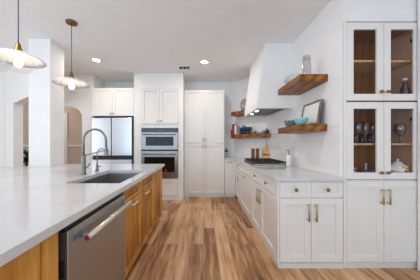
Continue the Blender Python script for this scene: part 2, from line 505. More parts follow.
t = thing('base_cabinet', 'narrow white base cabinet facing the room beside the tall pantry', 'cabinet', (.615, 4.7, 0))
part('carcass', MB().box(.495, .738, 4.60, 4.965, .05, .872), 'cab', t)
part('plinth', MB().box(.495, .738, 4.588, 4.965, 0, .05), 'cabshadow', t)
T = face_cam(.497, 4.60, ZD0)
d = shaker('door', t, T, .238, ZW1-ZD0, rail=.045)
pull(d, T, .119, ZW1-ZD0-.06, .11, False)

single('countertop', MB().prism([(.715, 1.935), (XR-.009, 1.935), (XR-.009, 4.342), (.773, 4.957), (.493, 4.957), (.493, 4.56), (.715, 4.56)], .872, .912), 'quartz', (1.05, 3.2, .872),
       'white quartz countertop along the right run under the hood', 'countertop', bev=.003)

# rangetop
t = thing('rangetop', 'stainless gas rangetop with black cast iron grates set on the right countertop', 'cooktop', (1.03, 3.38, .912))
part('body', MB().box(.785, 1.29, 2.99, 3.78, .9125, .936), 'steel', t, .004)
for k in range(3):
    y0 = 3.0+k*.257
    mb = MB()
    for x in (.80, .955, 1.11, 1.265): mb.box(x-.007, x+.007, y0+.004, y0+.25, .952, .970)
    for y in (y0+.011, y0+.09, y0+.165, y0+.243): mb.box(.793, 1.272, y-.007, y+.007, .950, .968)
    for x in (.80, 1.265):
        for y in (y0+.011, y0+.243): mb.box(x-.008, x+.008, y-.007, y+.007, .935, .952)
    part('grate', mb, 'iron', t)
    for x in (.90, 1.17):
        part('burner', MB().lathe([(.05, 0), (.05, .008), (.034, .010), (.034, .015), (.001, .016)], (x, y0+.127, .935), 16), 'iron', t)
for k in range(5):
    part('control_knob', MB().lathe([(.010, 0), (.009, .02), (.001, .021)], (.785, 3.10+k*.14, .9235), 12, '-x'), 'black', t)

# range hood on the right wall
t = thing('range_hood', 'white tapered plaster range hood above the rangetop', 'range hood', (1.1, 3.52, 1.80))
Y1, Y2, ZB = 3.05, 3.99, 1.80
mb = MB()
mb.slab([.835, .885, 1.33, XR], [Y1, Y1+.05, Y2-.05, Y2], lambda i, j: not (i == 1 and j == 1), ZB, ZB+.07, 'xyz')
mb.hexa([(.835, Y1, ZB+.07), (XR, Y1, ZB+.07), (XR, Y2, ZB+.07), (.835, Y2, ZB+.07)],
        [(.957, Y1+.0, ZC), (XR, Y1+.0, ZC), (XR, Y2, ZC), (.957, Y2, ZC)])
part('body', mb, 'wall', t, .003)
part('insert', MB().slab([.886, .93, 1.285, 1.329], [Y1+.051, Y1+.09, Y2-.09, Y2-.051], lambda i, j: not (i == 1 and j == 1), ZB+.004, ZB+.068), 'steel', t, label='stainless liner under the hood')
for k in range(2):
    y0 = Y1+.092+k*.376
    mb = MB()
    for q in range(10): mb.box(.935+q*.035, .955+q*.035, y0, y0+.37, ZB+.03, ZB+.05)
    mb.box(.932, 1.283, y0, y0+.37, ZB+.052, ZB+.06)
    part('baffle_filter', mb, 'sinksteel', t)
for y in (Y1+.30, Y2-.30):
    part('hood_lamp', MB().lathe([(.028, 0), (.028, .006)], (.908, y, ZB-.003), 16), 'hoodlamp', t)

# ------------------------------------------------------------------ floating shelves on the right
def shelf(name, label, x0, x1, y0, y1, z0, z1):
    return single(name, MB().box(x0, x1, y0, y1, z0, z1), 'shelf', ((x0+x1)/2, (y0+y1)/2, z0), label, 'shelf', 'thick wooden floating shelves', bev=.003)
shelf('floating_shelf', 'thick wooden floating shelf nearest the camera, holding clear glass vase', 1.078, XR-.0005, 2.19, 2.84, 1.948, 2.027)
shelf('floating_shelf', 'thick wooden floating shelf holding the teal bowl and the picture frame', 1.078, XR-.009, 2.19, 2.84, 1.390, 1.468)
WALLSUM = 5.743                                     # the corner wall is X + Y = 5.743
def corner_shelf(label, z0, z1, dep=.25, eps=.014):
    a = WALLSUM-eps; b = WALLSUM-dep*1.4142
    # mitred into the right wall, square at its left end
    xl = .66; pl = ((xl), b-xl)
    pts = [pl, (XR-.010, b-(XR-.010)), (XR-.010, a-(XR-.010)), (xl+(a-b)/2, b-xl+(a-b)/2)]
    return single('floating_shelf', MB().prism(pts, z0, z1), 'shelf', (1.0, 4.5, z0), label, 'shelf', 'thick wooden floating shelves', bev=.003)
corner_shelf('wooden floating corner shelf in the back holding a red book and blue cups', 1.372, 1.4675)
corner_shelf('wooden floating corner shelf in the back behind the hood, holding a grey vase', 1.912, 2.0075)
def corner_pt(px, d):                               # a point on the corner shelves, d from the wall, in line with column px
    k = (px-203.5)/196; s = WALLSUM-d*1.4142; y = s/(1+k)
    return (s-y, y)

# ------------------------------------------------------------------ tall display cabinet
t = thing('display_cabinet', 'tall white built-in cabinet with four glass doors over two solid doors', 'cabinet', (1.78, 2.14, 0))
CX0, CX1, CY0, CY1 = 1.402, 2.18, 1.978, 2.335
part('plinth', MB().box(CX0, CX1, 1.966, CY1, 0, .055), 'cabshadow', t)
part('lower_carcass', MB().box(CX0, CX1, CY0, CY1, .055, .885), 'cab', t)
def shell(z0, z1, zs):
    # wooden lining: two sides, back, bottom and top, one mesh each with the middle shelf apart
    mb = MB()
    mb.box(CX0+.016, CX1-.0, CY1-.012, CY1, z0, z1)
    mb.box(CX0+.016, CX0+.030, CY0+.004, CY1-.012, z0, z1)
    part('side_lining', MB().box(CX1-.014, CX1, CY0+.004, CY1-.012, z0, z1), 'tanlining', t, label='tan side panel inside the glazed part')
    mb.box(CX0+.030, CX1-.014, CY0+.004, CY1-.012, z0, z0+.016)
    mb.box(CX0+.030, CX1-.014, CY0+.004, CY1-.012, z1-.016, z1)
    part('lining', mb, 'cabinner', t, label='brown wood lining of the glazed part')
    part('inner_shelf', MB().box(CX0+.031, CX1-.015, CY0+.03, CY1-.013, zs-.020, zs), 'lightwood', t, .002)
part('side_panel', MB().box(CX0, CX0+.015, CY0, CY1, .886, 2.472), 'cab', t)
shell(.887, 1.662, 1.252)
shell(1.664, 2.46, 2.105)
part('top_rail', MB().box(CX0, CX1, CY0, CY0+.02, 2.461, 2.472), 'cab', t)
GX0 = 1.434; DW_ = .366
for (z0, z1, knz) in ((.893, 1.664, .065), (1.680, 2.458, .085)):
    for k in range(2):
        T = face_cam(GX0+k*(DW_+.006), CY0, z0)
        d = shaker('glass_door', t, T, DW_, z1-z0, rail=.066, glass=True)
        kb = MB(T)
        u = DW_-.030 if k == 0 else .030
        kb.ball((u, -.036, knz), .017, 1.4, .6, .9)
        kb.lathe([(.006, 0), (.006, .02)], (u, -.02, knz), 10, '-y')
        part('knob', kb, 'oldbrass', d)
for a, b in ((CX0, GX0-.002), (GX0+2*DW_+.008, CX1)): part('stile', MB().box(a, b, CY0-.016, CY0, .886, 2.472), 'cab', t)
for k in range(2):
    T = face_cam(GX0+k*(DW_+.006), CY0, .062)
    d = shaker('door', t, T, DW_, .81)
    pull(d, T, DW_-.030 if k == 0 else .030, .66, .15)
for a, b in ((CX0, GX0-.002), (GX0+2*DW_+.008, CX1)): part('stile', MB().box(a, b, CY0-.016, CY0, .056, .884), 'cab', t)
for z in (2.30, 1.50):
    part('hinge', MB().box(CX1-.06, CX1-.015, CY0+.008, CY0+.035, z-.018, z+.018), 'iron', t)

# ------------------------------------------------------------------ tall pantry, oven niche, refrigerator wall
t = thing('pantry_cabinet', 'tall white pantry cabinet with four doors on the back wall', 'cabinet', (.02, 4.78, 0))
part('carcass', MB().box(-.448, .490, 4.60, 4.968, .05, 2.50), 'cab', t)
part('plinth', MB().box(-.448, .490, 4.588, 4.968, 0, .05), 'cabshadow', t)
for (z0, z1, hz) in ((.062, 1.247, 1.12), (1.259, 2.495, .085)):
    for k in range(2):
        T = face_cam(-.445+k*.470, 4.60, z0)
        d = shaker('door', t, T, .461, z1-z0)
        pull(d, T, .464-.03 if k == 0 else .03, hz, .075)

t = thing('wall_cabinet', 'white two-door wall cabinet above the double wall oven', 'cabinet', (-.968, 4.64, 1.60))
part('carcass', MB().box(-1.373, -.562, 4.345, 4.96, 1.60, 2.468), 'cab', t)
for k in range(2):
    T = face_cam(-1.371+k*.405, 4.345, 1.685)
    d = shaker('door', t, T, .402, .78)
    knob(d, T, .402-.032 if k == 0 else .032, .06, .014)
t = thing('oven_drawer_cabinet', 'white drawer cabinet under the double wall oven', 'cabinet', (-.968, 4.64, .076))
part('carcass', MB().box(-1.373, -.562, 4.345, 4.96, .076, .478), 'cab', t)
shaker('drawer_front', t, face_cam(-1.371, 4.345, .085), .807, .385)

t = thing('wall_oven', 'stainless built-in microwave and oven combination in the wall', 'oven', (-.968, 4.64, .48))
part('body', MB().box(-1.370, -.566, 4.338, 4.90, .482, 1.598), 'ovensteel', t)
part('control_panel', MB().box(-1.370, -.566, 4.312, 4.338, 1.500, 1.590), 'darkglass', t, .002, 'black glass control panel')
part('display', MB().box(-1.03, -.90, 4.309, 4.312, 1.528, 1.562), 'teal_display', t)
d = part('microwave_door', MB().box(-1.370, -.566, 4.310, 4.338, 1.115, 1.496), 'ovensteel', t, .003)
part('window', MB().box(-1.27, -.66, 4.306, 4.310, 1.20, 1.40), 'ovenwindow', d)
pull(d, face_cam(-.968, 4.310, 1.450), 0, 0, .70, False, 'ovensteel', 0, .011, .045)
part('vent_strip', MB().box(-1.370, -.566, 4.314, 4.338, 1.085, 1.113), 'darkgap', t)
d = part('oven_door', MB().box(-1.370, -.566, 4.306, 4.338, .545, 1.083), 'ovensteel', t, .003)
part('window', MB().box(-1.30, -.635, 4.302, 4.306, .625, .955), 'darkglass', d)
pull(d, face_cam(-.968, 4.306, 1.015), 0, 0, .72, False, 'ovensteel', 0, .012, .05)
mb = MB(); mb.lathe([(.026, 0), (.026, .004), (.020, .006), (.001, .006)], (-.825, 4.302, .655), 18, '-y')
part('badge', mb, 'red', d, label='round red badge')
part('lower_trim', MB().box(-1.370, -.566, 4.314, 4.338, .484, .543), 'ovensteel', t)

t = thing('wall_cabinet', 'white two-door wall cabinet above the refrigerator', 'cabinet', (-2.02, 4.66, 1.86))
part('carcass', MB().box(-2.495, -1.545, 4.37, 4.965, 1.862, 2.485), 'cab', t)
for k in range(2):
    T = face_cam(-2.492+k*.473, 4.37, 1.866)
    d = shaker('door', t, T, .470, .616)
    knob(d, T, .470-.03 if k == 0 else .03, .05, .014)

t = thing('refrigerator', 'stainless french door refrigerator with dark edges below the wall cabinet', 'refrigerator', (-2.01, 4.6, 0))
part('body', MB().box(-2.455, -1.550, 4.345, 4.95, .02, 1.832), 'black', t, label='dark casing')
for (x0, x1) in ((-2.450, -2.030), (-2.010, -1.572)):
    d = part('door', MB().box(x0, x1, 4.29, 4.343, .985, 1.812), 'fridge', t, .006)
part('freezer_drawer', MB().box(-2.450, -1.572, 4.29, 4.343, .12, .895), 'fridge', t, .006)
part('base_grille', MB().box(-2.44, -1.57, 4.31, 4.343, .02, .11), 'darkgap', t)

# ------------------------------------------------------------------ kitchen island (its long edge turned slightly)
F = TR((-.612, 0, 0)) @ RZ(math.radians(.65))
FX = -.055                                          # carcass front, doors stand proud to -.035
def door_T(y, z): return face_aisle_left(FX, y, z)
mb = MB()
us = [-2.79, -1.62, -.560, -.085, 0]; ws = [-.5, 1.67, 2.49, 2.94, 3.265]
mb.slab(us, ws, lambda i, j: not (i == 2 and j == 1) and not (i == 0 and j == 3), .872, .912)
single('island_countertop', mb, 'quartz', (-.9, 1.4, .872), 'large white quartz island countertop with a sink cut into it', 'countertop', frame=F, bev=.003)

t = thing('island_cabinet', 'honey oak island cabinet at the near end, left of the dishwasher', 'cabinet', (-.35, .2, 0), frame=F)
part('carcass', MB().box(-.68, FX, -.45, .886, .09, .872), 'oak', t)
part('toe_kick', MB().box(-.66, -.12, -.45, .862, 0, .09), 'oak', t)
part('filler_strip', MB().box(FX, -.033, .795, .886, .09, .868), 'oak', t, .002)
flat_front('door', t, door_T(.20, .10), .59, .762, 'oak')
flat_front('door', t, door_T(-.40, .10), .59, .762, 'oak')

t = thing('dishwasher', 'stainless dishwasher built into the oak island', 'dishwasher', (-.35, 1.25, 0), frame=F)
part('tub', MB().box(-.64, -.055, .890, 1.612, .10, .868), 'black', t, label='black tub')
part('door', MB().box(-.055, -.012, .918, 1.612, .115, .838), 'steel', t, .004)
d = [o for o in bpy.data.objects if o.parent == t and o.name.startswith('door')][0]
part('door_edge', MB().box(-.055, -.016, .908, .917, .115, .838), 'darkgap', t, label='dark side edge of the door')
mb = MB()
for k in range(7): mb.box(-.050, -.022, .904, .908, .70-k*.012, .706-k*.012)
part('vent', mb, 'black', t)
part('control_strip', MB().box(-.055, -.028, .918, 1.612, .840, .862), 'black', t)
mb = MB()
for y in (1.02, 1.565): mb.tube([(-.012, y, .772), (.034, y, .772)], .010, 10)
mb.tube([(.034, .998, .772), (.034, 1.595, .772)], .0165, 14)
h = part('handle', mb, 'handlesteel', d)
mb = MB(F0 := TR((.034, .998, .772)) @ Matrix.Rotation(PI/2, 4, 'X'))
mb.lathe([(.0175, 0), (.0175, .004), (.0165, .005), (.001, .0052)], n=18)
bd = part('badge', mb, 'steel', h)
mb = MB(F0)
mb.lathe([(.0125, .0053), (.0125, .0065), (.001, .0066)], n=18)
part('badge_disc', mb, 'badge', h, label='round red badge disc on the handle end')
part('film', MB().box(-.012, -.0112, .955, 1.03, .772, .800), 'tape', d, label='blue film left at the handle end')
part('film', MB().box(-.012, -.0112, 1.52, 1.585, .785, .805), 'tape', d, label='blue film left at the handle end')

t = thing('island_cabinet', 'honey oak sink cabinet in the island, beside the dishwasher, with two doors and two pulls', 'cabinet', (-.35, 2.05, 0), frame=F)
mb = MB(); S0, S1 = 1.618, 2.64
mb.box(-.68, FX, S0, S0+.018, .09, .872); mb.box(-.68, FX, S1-.018, S1, .09, .872)
mb.box(-.68, FX, S0+.018, S1-.018, .09, .108); mb.box(-.68, -.66, S0+.018, S1-.018, .108, .872)
mb.box(-.075, FX, S0+.018, S1-.018, .108, .872)
part('carcass', mb, 'oak', t)
part('toe_kick', MB().box(-.66, -.12, S0, S1, 0, .09), 'oak', t)
for k in range(2):
    y = S0+.004+k*.510; w = .505
    shaker('false_drawer', t, door_T(y, .735), w, .128, 'oak', rail=.03)
    d = shaker('door', t, door_T(y, .10), w, .625, 'oak')
    pull(d, door_T(y, .10), (.19, .08)[k], .598, .14, False, 'palebrass', .020, .0095, .042)
t = thing('island_cabinet', 'honey oak island cabinet at the far end, with one tall plain door', 'cabinet', (-.35, 2.93, 0), frame=F)
part('carcass', MB().box(-1.30, FX, 2.644, 3.215, .09, .872), 'oak', t)
part('toe_kick', MB().box(-1.28, -.12, 2.644, 3.19, 0, .09), 'oak', t)
shaker('door', t, door_T(2.65, .10), .40, .763, 'oak')
part('corner_post', MB().box(FX, -.030, 3.055, 3.215, .09, .868), 'oak', t, .002)

# sink
t = thing('kitchen_sink', 'stainless undermount sink basin in the island countertop', 'sink', (-.32, 2.045, .66), frame=F)
mb = MB()
x0, x1, y0, y1, zb, zt = -.566, -.079, 1.664, 2.496, .665, .871
mb.slab([x0-.004, x0, x1, x1+.003], [y0-.012, y0, y1, y1+.012], lambda i, j: not (i == 1 and j == 1), zb, zt)
mb.box(x0, x1, y0, y1, zb-.004, zb)
part('basin', mb, 'sinksteel', t)
part('drain', MB().lathe([(.045, 0), (.045, .004), (.03, .003), (.001, .002)], (-.32, 2.05, zb), 20), 'steel', t)

# spring faucet
fx, fy = -.68, 2.16
t = thing('kitchen_faucet', 'tall nickel spring-neck kitchen faucet behind the sink', 'faucet', (fx, fy, .912), frame=F)
part('base', MB().lathe([(.030, 0), (.030, .012), (.024, .02), (.022, .20), (.018, .21), (.001, .211)], (fx, fy, .912), 18), 'nickel', t)
R = .122; zt_ = 1.285
pts = [(fx, fy, 1.12), (fx, fy, zt_)]
for k in range(1, 15):
    a = PI-PI*k/14*1.0; pts.append((fx+R+R*math.cos(a), fy, zt_+R*math.sin(a)))
pts.append((fx+2*R+.002, fy, 1.225))
part('hose', MB().tube(pts, .010, 10), 'nickel', t)
mb = MB(); hel = []
L = [Vector(p) for p in pts]; seg = []
for a, b in zip(L, L[1:]):
    n = max(1, int((b-a).length/.004))
    for q in range(n): seg.append((a+(b-a)*q/n, (b-a).normalized()))
for i, (p, dr) in enumerate(seg):
    e1 = Vector((0, 1, 0)); e2 = dr.cross(e1).normalized(); a = i*PI/3
    hel.append(p+.0135*(math.cos(a)*e1+math.sin(a)*e2))
part('spring', MB().tube(hel, .003, 5), 'nickel', t)
sx = fx+2*R+.002
part('spray_head', MB().lathe([(.012, .10), (.016, .085), (.017, .03), (.024, .005), (.024, 0), (.001, 0)][::-1], (sx, fy, 1.125), 16), 'nickel', t)
part('holder_arm', MB().tube([(fx, fy, 1.115), (sx-.01, fy, 1.175)], .006, 8).lathe([(.020, 0), (.024, 0), (.024, .02), (.020, .02)], (sx, fy, 1.165), 16, closed=True), 'nickel', t)
part('lever', MB().tube([(fx+.02, fy, .985), (fx+.05, fy-.02, .995), (fx+.085, fy-.03, 1.03)], [.010, .008, .006], 8), 'nickel', t)
gx, gy = -.67, 2.42
t = thing('water_tap', 'small nickel filtered-water tap next to the tall spring faucet', 'faucet', (gx, gy, .912), frame=F)
part('base', MB().lathe([(.024, 0), (.024, .01), (.016, .02), (.015, .075), (.010, .085), (.001, .086)], (gx, gy, .912), 16), 'nickel', t)
pts = [(gx, gy, .99), (gx, gy, 1.13)]
for k in range(1, 11):
    a = PI-PI*k/10*.8; pts.append((gx+.055+.055*math.cos(a), gy, 1.13+.055*math.sin(a)))
part('spout', MB().tube(pts, .0065, 8), 'nickel', t)
part('lever', MB().tube([(gx+.01, gy, .965), (gx+.055, gy-.01, .975)], .006, 8), 'nickel', t)

# ------------------------------------------------------------------ lamps and ceiling fittings
def pendant(x, y, label):
    t = thing('pendant_lamp', label, 'pendant lamp', (x, y, 1.90), 'white saucer pendants over the island')
    part('canopy', MB().lathe([(.062, ZC-.022), (.066, ZC-.016), (.066, ZC-.001)], (x, y, 0), 24), 'oldbrass', t)
    part('cord', MB().tube([(x, y, 2.16), (x, y, ZC-.02)], .0045, 8), 'cord', t)
    part('socket_cap', MB().lathe([(.040, 2.085), (.034, 2.10), (.024, 2.125), (.016, 2.16), (.008, 2.175), (.001, 2.176)], (x, y, 0), 18), 'oldbrass', t)
    prof = [(.012, 2.090), (.05, 2.086), (.10, 2.070), (.16, 2.046), (.204, 2.018), (.203, 2.013),
            (.16, 2.039), (.10, 2.063), (.05, 2.079), (.012, 2.083)]
    part('shade', MB().lathe(prof, (x, y, 0), 40, closed=True), 'shade', t)
    part('glass_globe', MB().lathe([(.085, 2.066), (.110, 2.035), (.115, 1.995), (.105, 1.95), (.075, 1.915), (.04, 1.902), (.001, 1.90)], (x, y, 0), 28), 'bowlglass', t)
    part('bulb', MB().lathe([(.014, 2.083), (.016, 2.05), (.030, 2.005), (.033, 1.985), (.027, 1.962), (.014, 1.95), (.001, 1.948)], (x, y, 0), 20), 'bulb', t)
pendant(-1.695, 1.794, 'white saucer pendant lamp on a grey cord, nearest the camera at the left edge')
pendant(-1.695, 2.517, 'white saucer pendant lamp with a brass canopy, farther from the camera')
def downlight(x, y, label):
    t = thing('recessed_light', label, 'ceiling light', (x, y, ZC-.02), 'recessed ceiling lights')
    part('trim_ring', MB().lathe([(.062, ZC-.006), (.085, ZC-.008), (.088, ZC-.001), (.062, ZC-.001)], (x, y, 0), 28, closed=True), 'whiteplastic', t)
    part('lens', MB().lathe([(.061, ZC-.005), (.061, ZC-.002)], (x, y, 0), 24), 'can', t)
    a = area('recessed_lamp_light', (0, 0, .006), (0, 0, 0), .12, .12, CAN_POWER, (1, .93, .86), 'DISK')
    a.parent = t
downlight(-2.0, 3.66, 'round recessed ceiling light above the refrigerator side, left of the vent')
downlight(.02, 3.75, 'round recessed ceiling light right of the ceiling vent')
downlight(.02, 1.5, 'unseen recessed ceiling light added to light the near aisle, between island and right run')  # added lamp outside the view, lights the floor and counters
downlight(-2.0, 1.3, 'unseen recessed ceiling light added to light the near end of the island')  # also added out of view, for light on the island
downlight(-4.6, 5.3, 'unseen recessed ceiling light added to brighten the hall behind the arch')  # added out of sight because the hall came out dark
t = thing('ceiling_vent', 'small rectangular slotted ceiling vent', 'vent', (-.40, 4.02, ZC))
part('frame', MB().slab([-.53, -.51, -.29, -.27], [3.92, 3.94, 4.10, 4.12], lambda i, j: not (i == 1 and j == 1), ZC-.012, ZC-.001), 'whiteplastic', t)
part('backing', MB().box(-.51, -.29, 3.94, 4.10, ZC-.004, ZC-.001), 'darkgap', t)
for k in range(3): part('slat', MB().box(-.508+k*.078, -.508+k*.078+.012, 3.94, 4.10, ZC-.010, ZC-.005), 'whiteplastic', t)
mb = MB()

# outlets and switch
def outlet(T, label, cat, sw=False):
    t = thing('light_switch' if sw else 'power_outlet', label, cat, T.translation)
    part('plate', MB(T).box(-.036, .036, -.006, 0, -.058, .058), 'whiteplastic', t, .002)
    if sw: part('rocker', MB(T).box(-.016, .016, -.010, -.006, -.032, .032), 'whiteplastic', t)
    else:
        for z in (-.022, .022): part('socket', MB(T).box(-.016, .016, -.008, -.006, z-.016, z+.016), 'whiteplastic', t)
x, y = corner_pt(241.3, .012)
outlet(TR((x, y, 1.10)) @ RZ(-PI/4), 'white power outlet on the tiled corner wall behind the rangetop', 'outlet')
outlet(TR((XR-.0085, 2.93, 1.10)) @ RZ(-PI/2), 'white power outlet on the right tile wall beside the soap bottle', 'outlet')
outlet(TR((-2.2895, 3.03, 1.32)) @ RZ(PI/2), 'white light switch on the side of the pillar', 'light switch', True)

# ------------------------------------------------------------------ things on the shelves and the counter
def turned(name, prof, mat, loc, label, cat, group=None, n=24, closed=True):
    return single(name, MB().lathe(prof, (0, 0, 0), n, closed=closed), mat, (0, 0, 0), label, cat, group, frame=TR(loc))
def vessel(prof, th):                               # outer profile -> thin walled closed profile
    return prof+[(max(r-th, .0005), h+(th if i == 0 else 0)) for i, (r, h) in reversed(list(enumerate(prof)))]
turned('glass_vase', vessel([(.046, 0), (.048, .02), (.047, .12), (.043, .24)], .003), 'smoke', (1.20, 2.28, 2.0275), 'tall clear grey glass vase on the top right shelf', 'vase')
turned('glass_bowl', vessel([(.05, 0), (.095, .02), (.115, .06), (.112, .10), (.095, .125)], .003), 'clear', (1.20, 2.62, 2.0275), 'round clear glass bowl lying low behind the tall glass vase', 'bowl')
turned('teal_bowl', vessel([(.034, 0), (.040, .006), (.068, .036), (.080, .076), (.082, .088)], .005), 'teal', (1.175, 2.36, 1.4685), 'mint teal ceramic bowl on the lower right shelf', 'bowl')
turned('patterned_bowl', vessel([(.040, 0), (.046, .006), (.070, .036), (.077, .078), (.078, .086)], .005), 'pattern', (1.165, 2.63, 1.4685), 'dark patterned bowl standing behind the mint teal bowl', 'bowl')
# picture frame leaning on the right wall
lean = Matrix.Rotation(math.radians(10), 4, 'X')
T = TR((1.305, 2.62, 1.4695)) @ RZ(-PI/2) @ lean.inverted()
t = thing('picture_frame', 'wood-framed blank picture leaning on the wall, lower right shelf', 'picture frame', T.translation)
part('frame', MB(T).slab([0, .022, .378, .40], [0, .022, .268, .29], lambda i, j: not (i == 1 and j == 1), -.022, 0, 'xzy'), 'framewood', t, .002)
part('artwork', MB(T).box(.022, .378, -.010, -.006, .022, .268), 'artpaper', t)
part('backing', MB(T).box(.004, .396, .0002, .006, .004, .286), 'navy', t)

# corner shelves
x, y = corner_pt(244.5, .14)
turned('grey_vase', vessel([(.06, 0), (.085, .03), (.10, .12), (.095, .20), (.06, .27), (.05, .285)], .004), 'smoke', (x, y, 2.0085), 'grey glass vase on the upper corner shelf, partly behind the hood', 'vase')
ZS = 1.4685
T45 = lambda px, d: TR((*corner_pt(px, d), ZS)) @ RZ(-PI/4)
single('bookend', MB(T45(232.6, .14)).box(-.010, .010, -.05, .05, 0, .115), 'black', T45(232.6, .14).translation, 'black bookend at the left end of the lower corner shelf', 'bookend')
t = thing('book', 'red book standing upright on the lower corner shelf', 'book', T45(234.9, .14).translation)
part('cover', MB(T45(234.9, .14)).box(-.022, .022, -.09, .09, 0, .245), 'redbook', t, .002)
t = thing('book', 'white book standing beside the red book', 'book', T45(237.3, .14).translation)
part('cover', MB(T45(237.3, .14)).box(-.026, .026, -.08, .08, 0, .215), 'paper', t, .002)
mug_prof = vessel([(.030, 0), (.036, .004), (.038, .04), (.039, .078)], .004)
def cup(loc, label):
    t = thing('cup', label, 'cup', loc, 'deep blue cups on the lower corner shelf')
    part('cup_body', MB().lathe(mug_prof, loc, 18, closed=True), 'blue', t)
    x, y, z = loc
    hp = [(x-.027*math.cos(a)-.036+.02, y-.027*math.cos(a)-.036+.02, z+.04+.026*math.sin(a)) for a in [(-PI/2)+PI*k/8 for k in range(9)]]
    part('handle', MB().tube(hp, .005, 6), 'blue', t)
    return t
first = None; names = ['leftmost', 'second from the left', 'third from the left', 'rightmost']
for k, px in enumerate((241.3, 244.4, 247.4, 250.2)):
    for lev in range(2):
        x, y = corner_pt(px, .155)
        lab = 'deep blue cup on the corner shelf, %s, %s' % (names[k], ('on the shelf board', 'stacked on another cup')[lev])
        z = ZS+lev*.0795
        if first is None: first = cup((x, y, z), lab)
        else: dup(first, (x, y, z), 0, lab)
x, y = corner_pt(243.6, .055)
turned('grey_canister', vessel([(.040, 0), (.042, .01), (.042, .20), (.036, .215)], .003), 'greyceramic', (x, y, ZS), 'grey canister behind the blue cups on the corner shelf', 'canister')
bowl_prof = vessel([(.030, 0), (.034, .004), (.055, .03), (.062, .05)], .003)
x, y = corner_pt(253.6, .17)
turned('grey_bowl', bowl_prof, 'greyceramic', (x, y, ZS), 'small grey bowl right of the blue cups on the corner shelf', 'bowl')
x, y = corner_pt(260.9, .115)
turned('white_bowl', vessel([(.05, 0), (.055, .004), (.088, .04), (.098, .072)], .004), 'china', (x, y, ZS), 'wide white bowl on the right half of the corner shelf', 'bowl')
x, y = corner_pt(267.0, .16)
t = thing('sugar_jar', 'small dark lidded jar at the right end of the corner shelf', 'jar', (x, y, ZS))
part('jar_body', MB().lathe([(.03, 0), (.042, .015), (.042, .05), (.03, .07), (.001, .071)], (x, y, ZS), 18), 'navy', t)
part('lid', MB().lathe([(.031, .0715), (.02, .085), (.008, .09), (.010, .105), (.001, .108)], (x, y, ZS), 16), 'navy', t)

# counter
ZT = .9125
def mill(x, y, label):
    t = thing('pepper_mill', label, 'mill', (x, y, ZT), 'brown wooden mills behind the rangetop')
    part('mill_body', MB().lathe([(.036, 0), (.036, .16), (.034, .165), (.001, .166)], (x, y, ZT), 20), 'millwood', t)
    part('mill_head', MB().lathe([(.033, .167), (.036, .175), (.036, .222), (.030, .232), (.001, .234)], (x, y, ZT), 20), 'millwood', t)
mill(1.055, 4.18, 'left one of the two brown wooden mills behind the rangetop')
mill(1.150, 4.18, 'right one of the two brown wooden mills, next to the cutting board')
# cutting board: paddle leaning on the right wall
T = TR((1.318, 4.135, ZT)) @ RZ(math.radians(-35)) @ Matrix.Rotation(math.radians(-9), 4, 'X')
mb = MB(T)
out = [(-.085, 0), (.085, 0), (.088, .02), (.088, .17), (.07, .215), (.026, .245), (.022, .30), (.012, .318), (-.012, .318), (-.022, .30), (-.026, .245), (-.07, .215), (-.088, .17), (-.088, .02)]
a = [mb.v((x, -.018, z)) for x, z in out]; b = [mb.v((x, 0, z)) for x, z in out]
mb.f(a); mb.f(b[::-1])
for i in range(len(out)): mb.f([a[i], a[(i+1) % len(out)], b[(i+1) % len(out)], b[i]])
t = thing('cutting_board', 'pale wooden paddle cutting board leaning in the corner behind the rangetop', 'cutting board', T.translation)
part('board', mb, 'lightwood', t, .003)
part('stripe', MB(T).box(-.087, .087, -.0192, -.0182, .085, .115), 'millwood', t, label='dark wood stripe across the board')
# soap bottle
x, y = 1.275, 2.93
t = thing('soap_bottle', 'white soap pump bottle with a black pump on the right countertop', 'bottle', (x, y, ZT))
part('bottle_body', MB().lathe([(.034, 0), (.036, .005), (.036, .135), (.030, .155), (.014, .165), (.014, .175), (.001, .176)], (x, y, ZT), 20), 'china', t)
part('pump', MB().lathe([(.011, .1765), (.011, .188), (.004, .190), (.004, .225), (.007, .228), (.007, .238), (.001, .239)], (x, y, ZT), 14).tube([(x, y, ZT+.234), (x-.04, y-.02, ZT+.232)], .005, 8), 'black', t)
# canister next to the pantry
x, y = .560, 4.80
t = thing('canister', 'beige canister with a dark lid on the counter beside the pantry', 'canister', (x, y, ZT))
part('canister_body', MB().lathe([(.046, 0), (.048, .005), (.048, .13), (.044, .135), (.001, .136)], (x, y, ZT), 20), 'beige', t)
part('lid', MB().lathe([(.046, .1365), (.046, .165), (.02, .17), (.012, .19), (.018, .215), (.001, .222)], (x, y, ZT), 18), 'black', t)

# ------------------------------------------------------------------ glassware in the tall cabinet
wine = vessel([(.034, 0), (.033, .003), (.005, .008), (.004, .095), (.012, .105), (.034, .135), (.038, .165), (.034, .225)], .0018)
def glass(name, prof, mat, loc, label, cat='glass', group=None):
    return turned(name, prof, mat, loc, label, cat, group, 20)
ZM = 1.2525
g = 'stemmed glasses in the tall cabinet'
w0 = glass('wine_glass', wine, 'purpleglass', (1.640, 2.09, ZM), 'stemmed wine glass on the left of the cabinet shelf, farthest left', 'glass', g)
dup(w0, (1.675, 2.16, ZM), 0, 'stemmed wine glass on the left of the cabinet shelf, second from the left')
a = glass('champagne_glass', vessel([(.032, 0), (.031, .003), (.005, .008), (.004, .08), (.014, .10), (.026, .15), (.030, .235)], .0018), 'amberglass', (1.715, 2.08, ZM), 'amber tinted tall glass in the middle of the left cabinet shelf', 'glass', g)
dup(w0, (1.81, 2.09, ZM), 0, 'stemmed wine glass on the left of the cabinet shelf, farthest right')
tumb = vessel([(.028, 0), (.030, .004), (.033, .11)], .0025)
tb = glass('tumbler', tumb, 'darknavy', (1.735, 2.235, ZM), 'dark blue tumbler behind the amber glass', 'glass', 'dark tumblers at the back of the cabinet shelf')
dup(tb, (1.80, 2.23, ZM), 0, 'dark blue tumbler behind the wine glass farthest right')
dup(tb, (1.88, 2.22, ZM), 0, 'dark blue tumbler at the right edge of the left cabinet door')
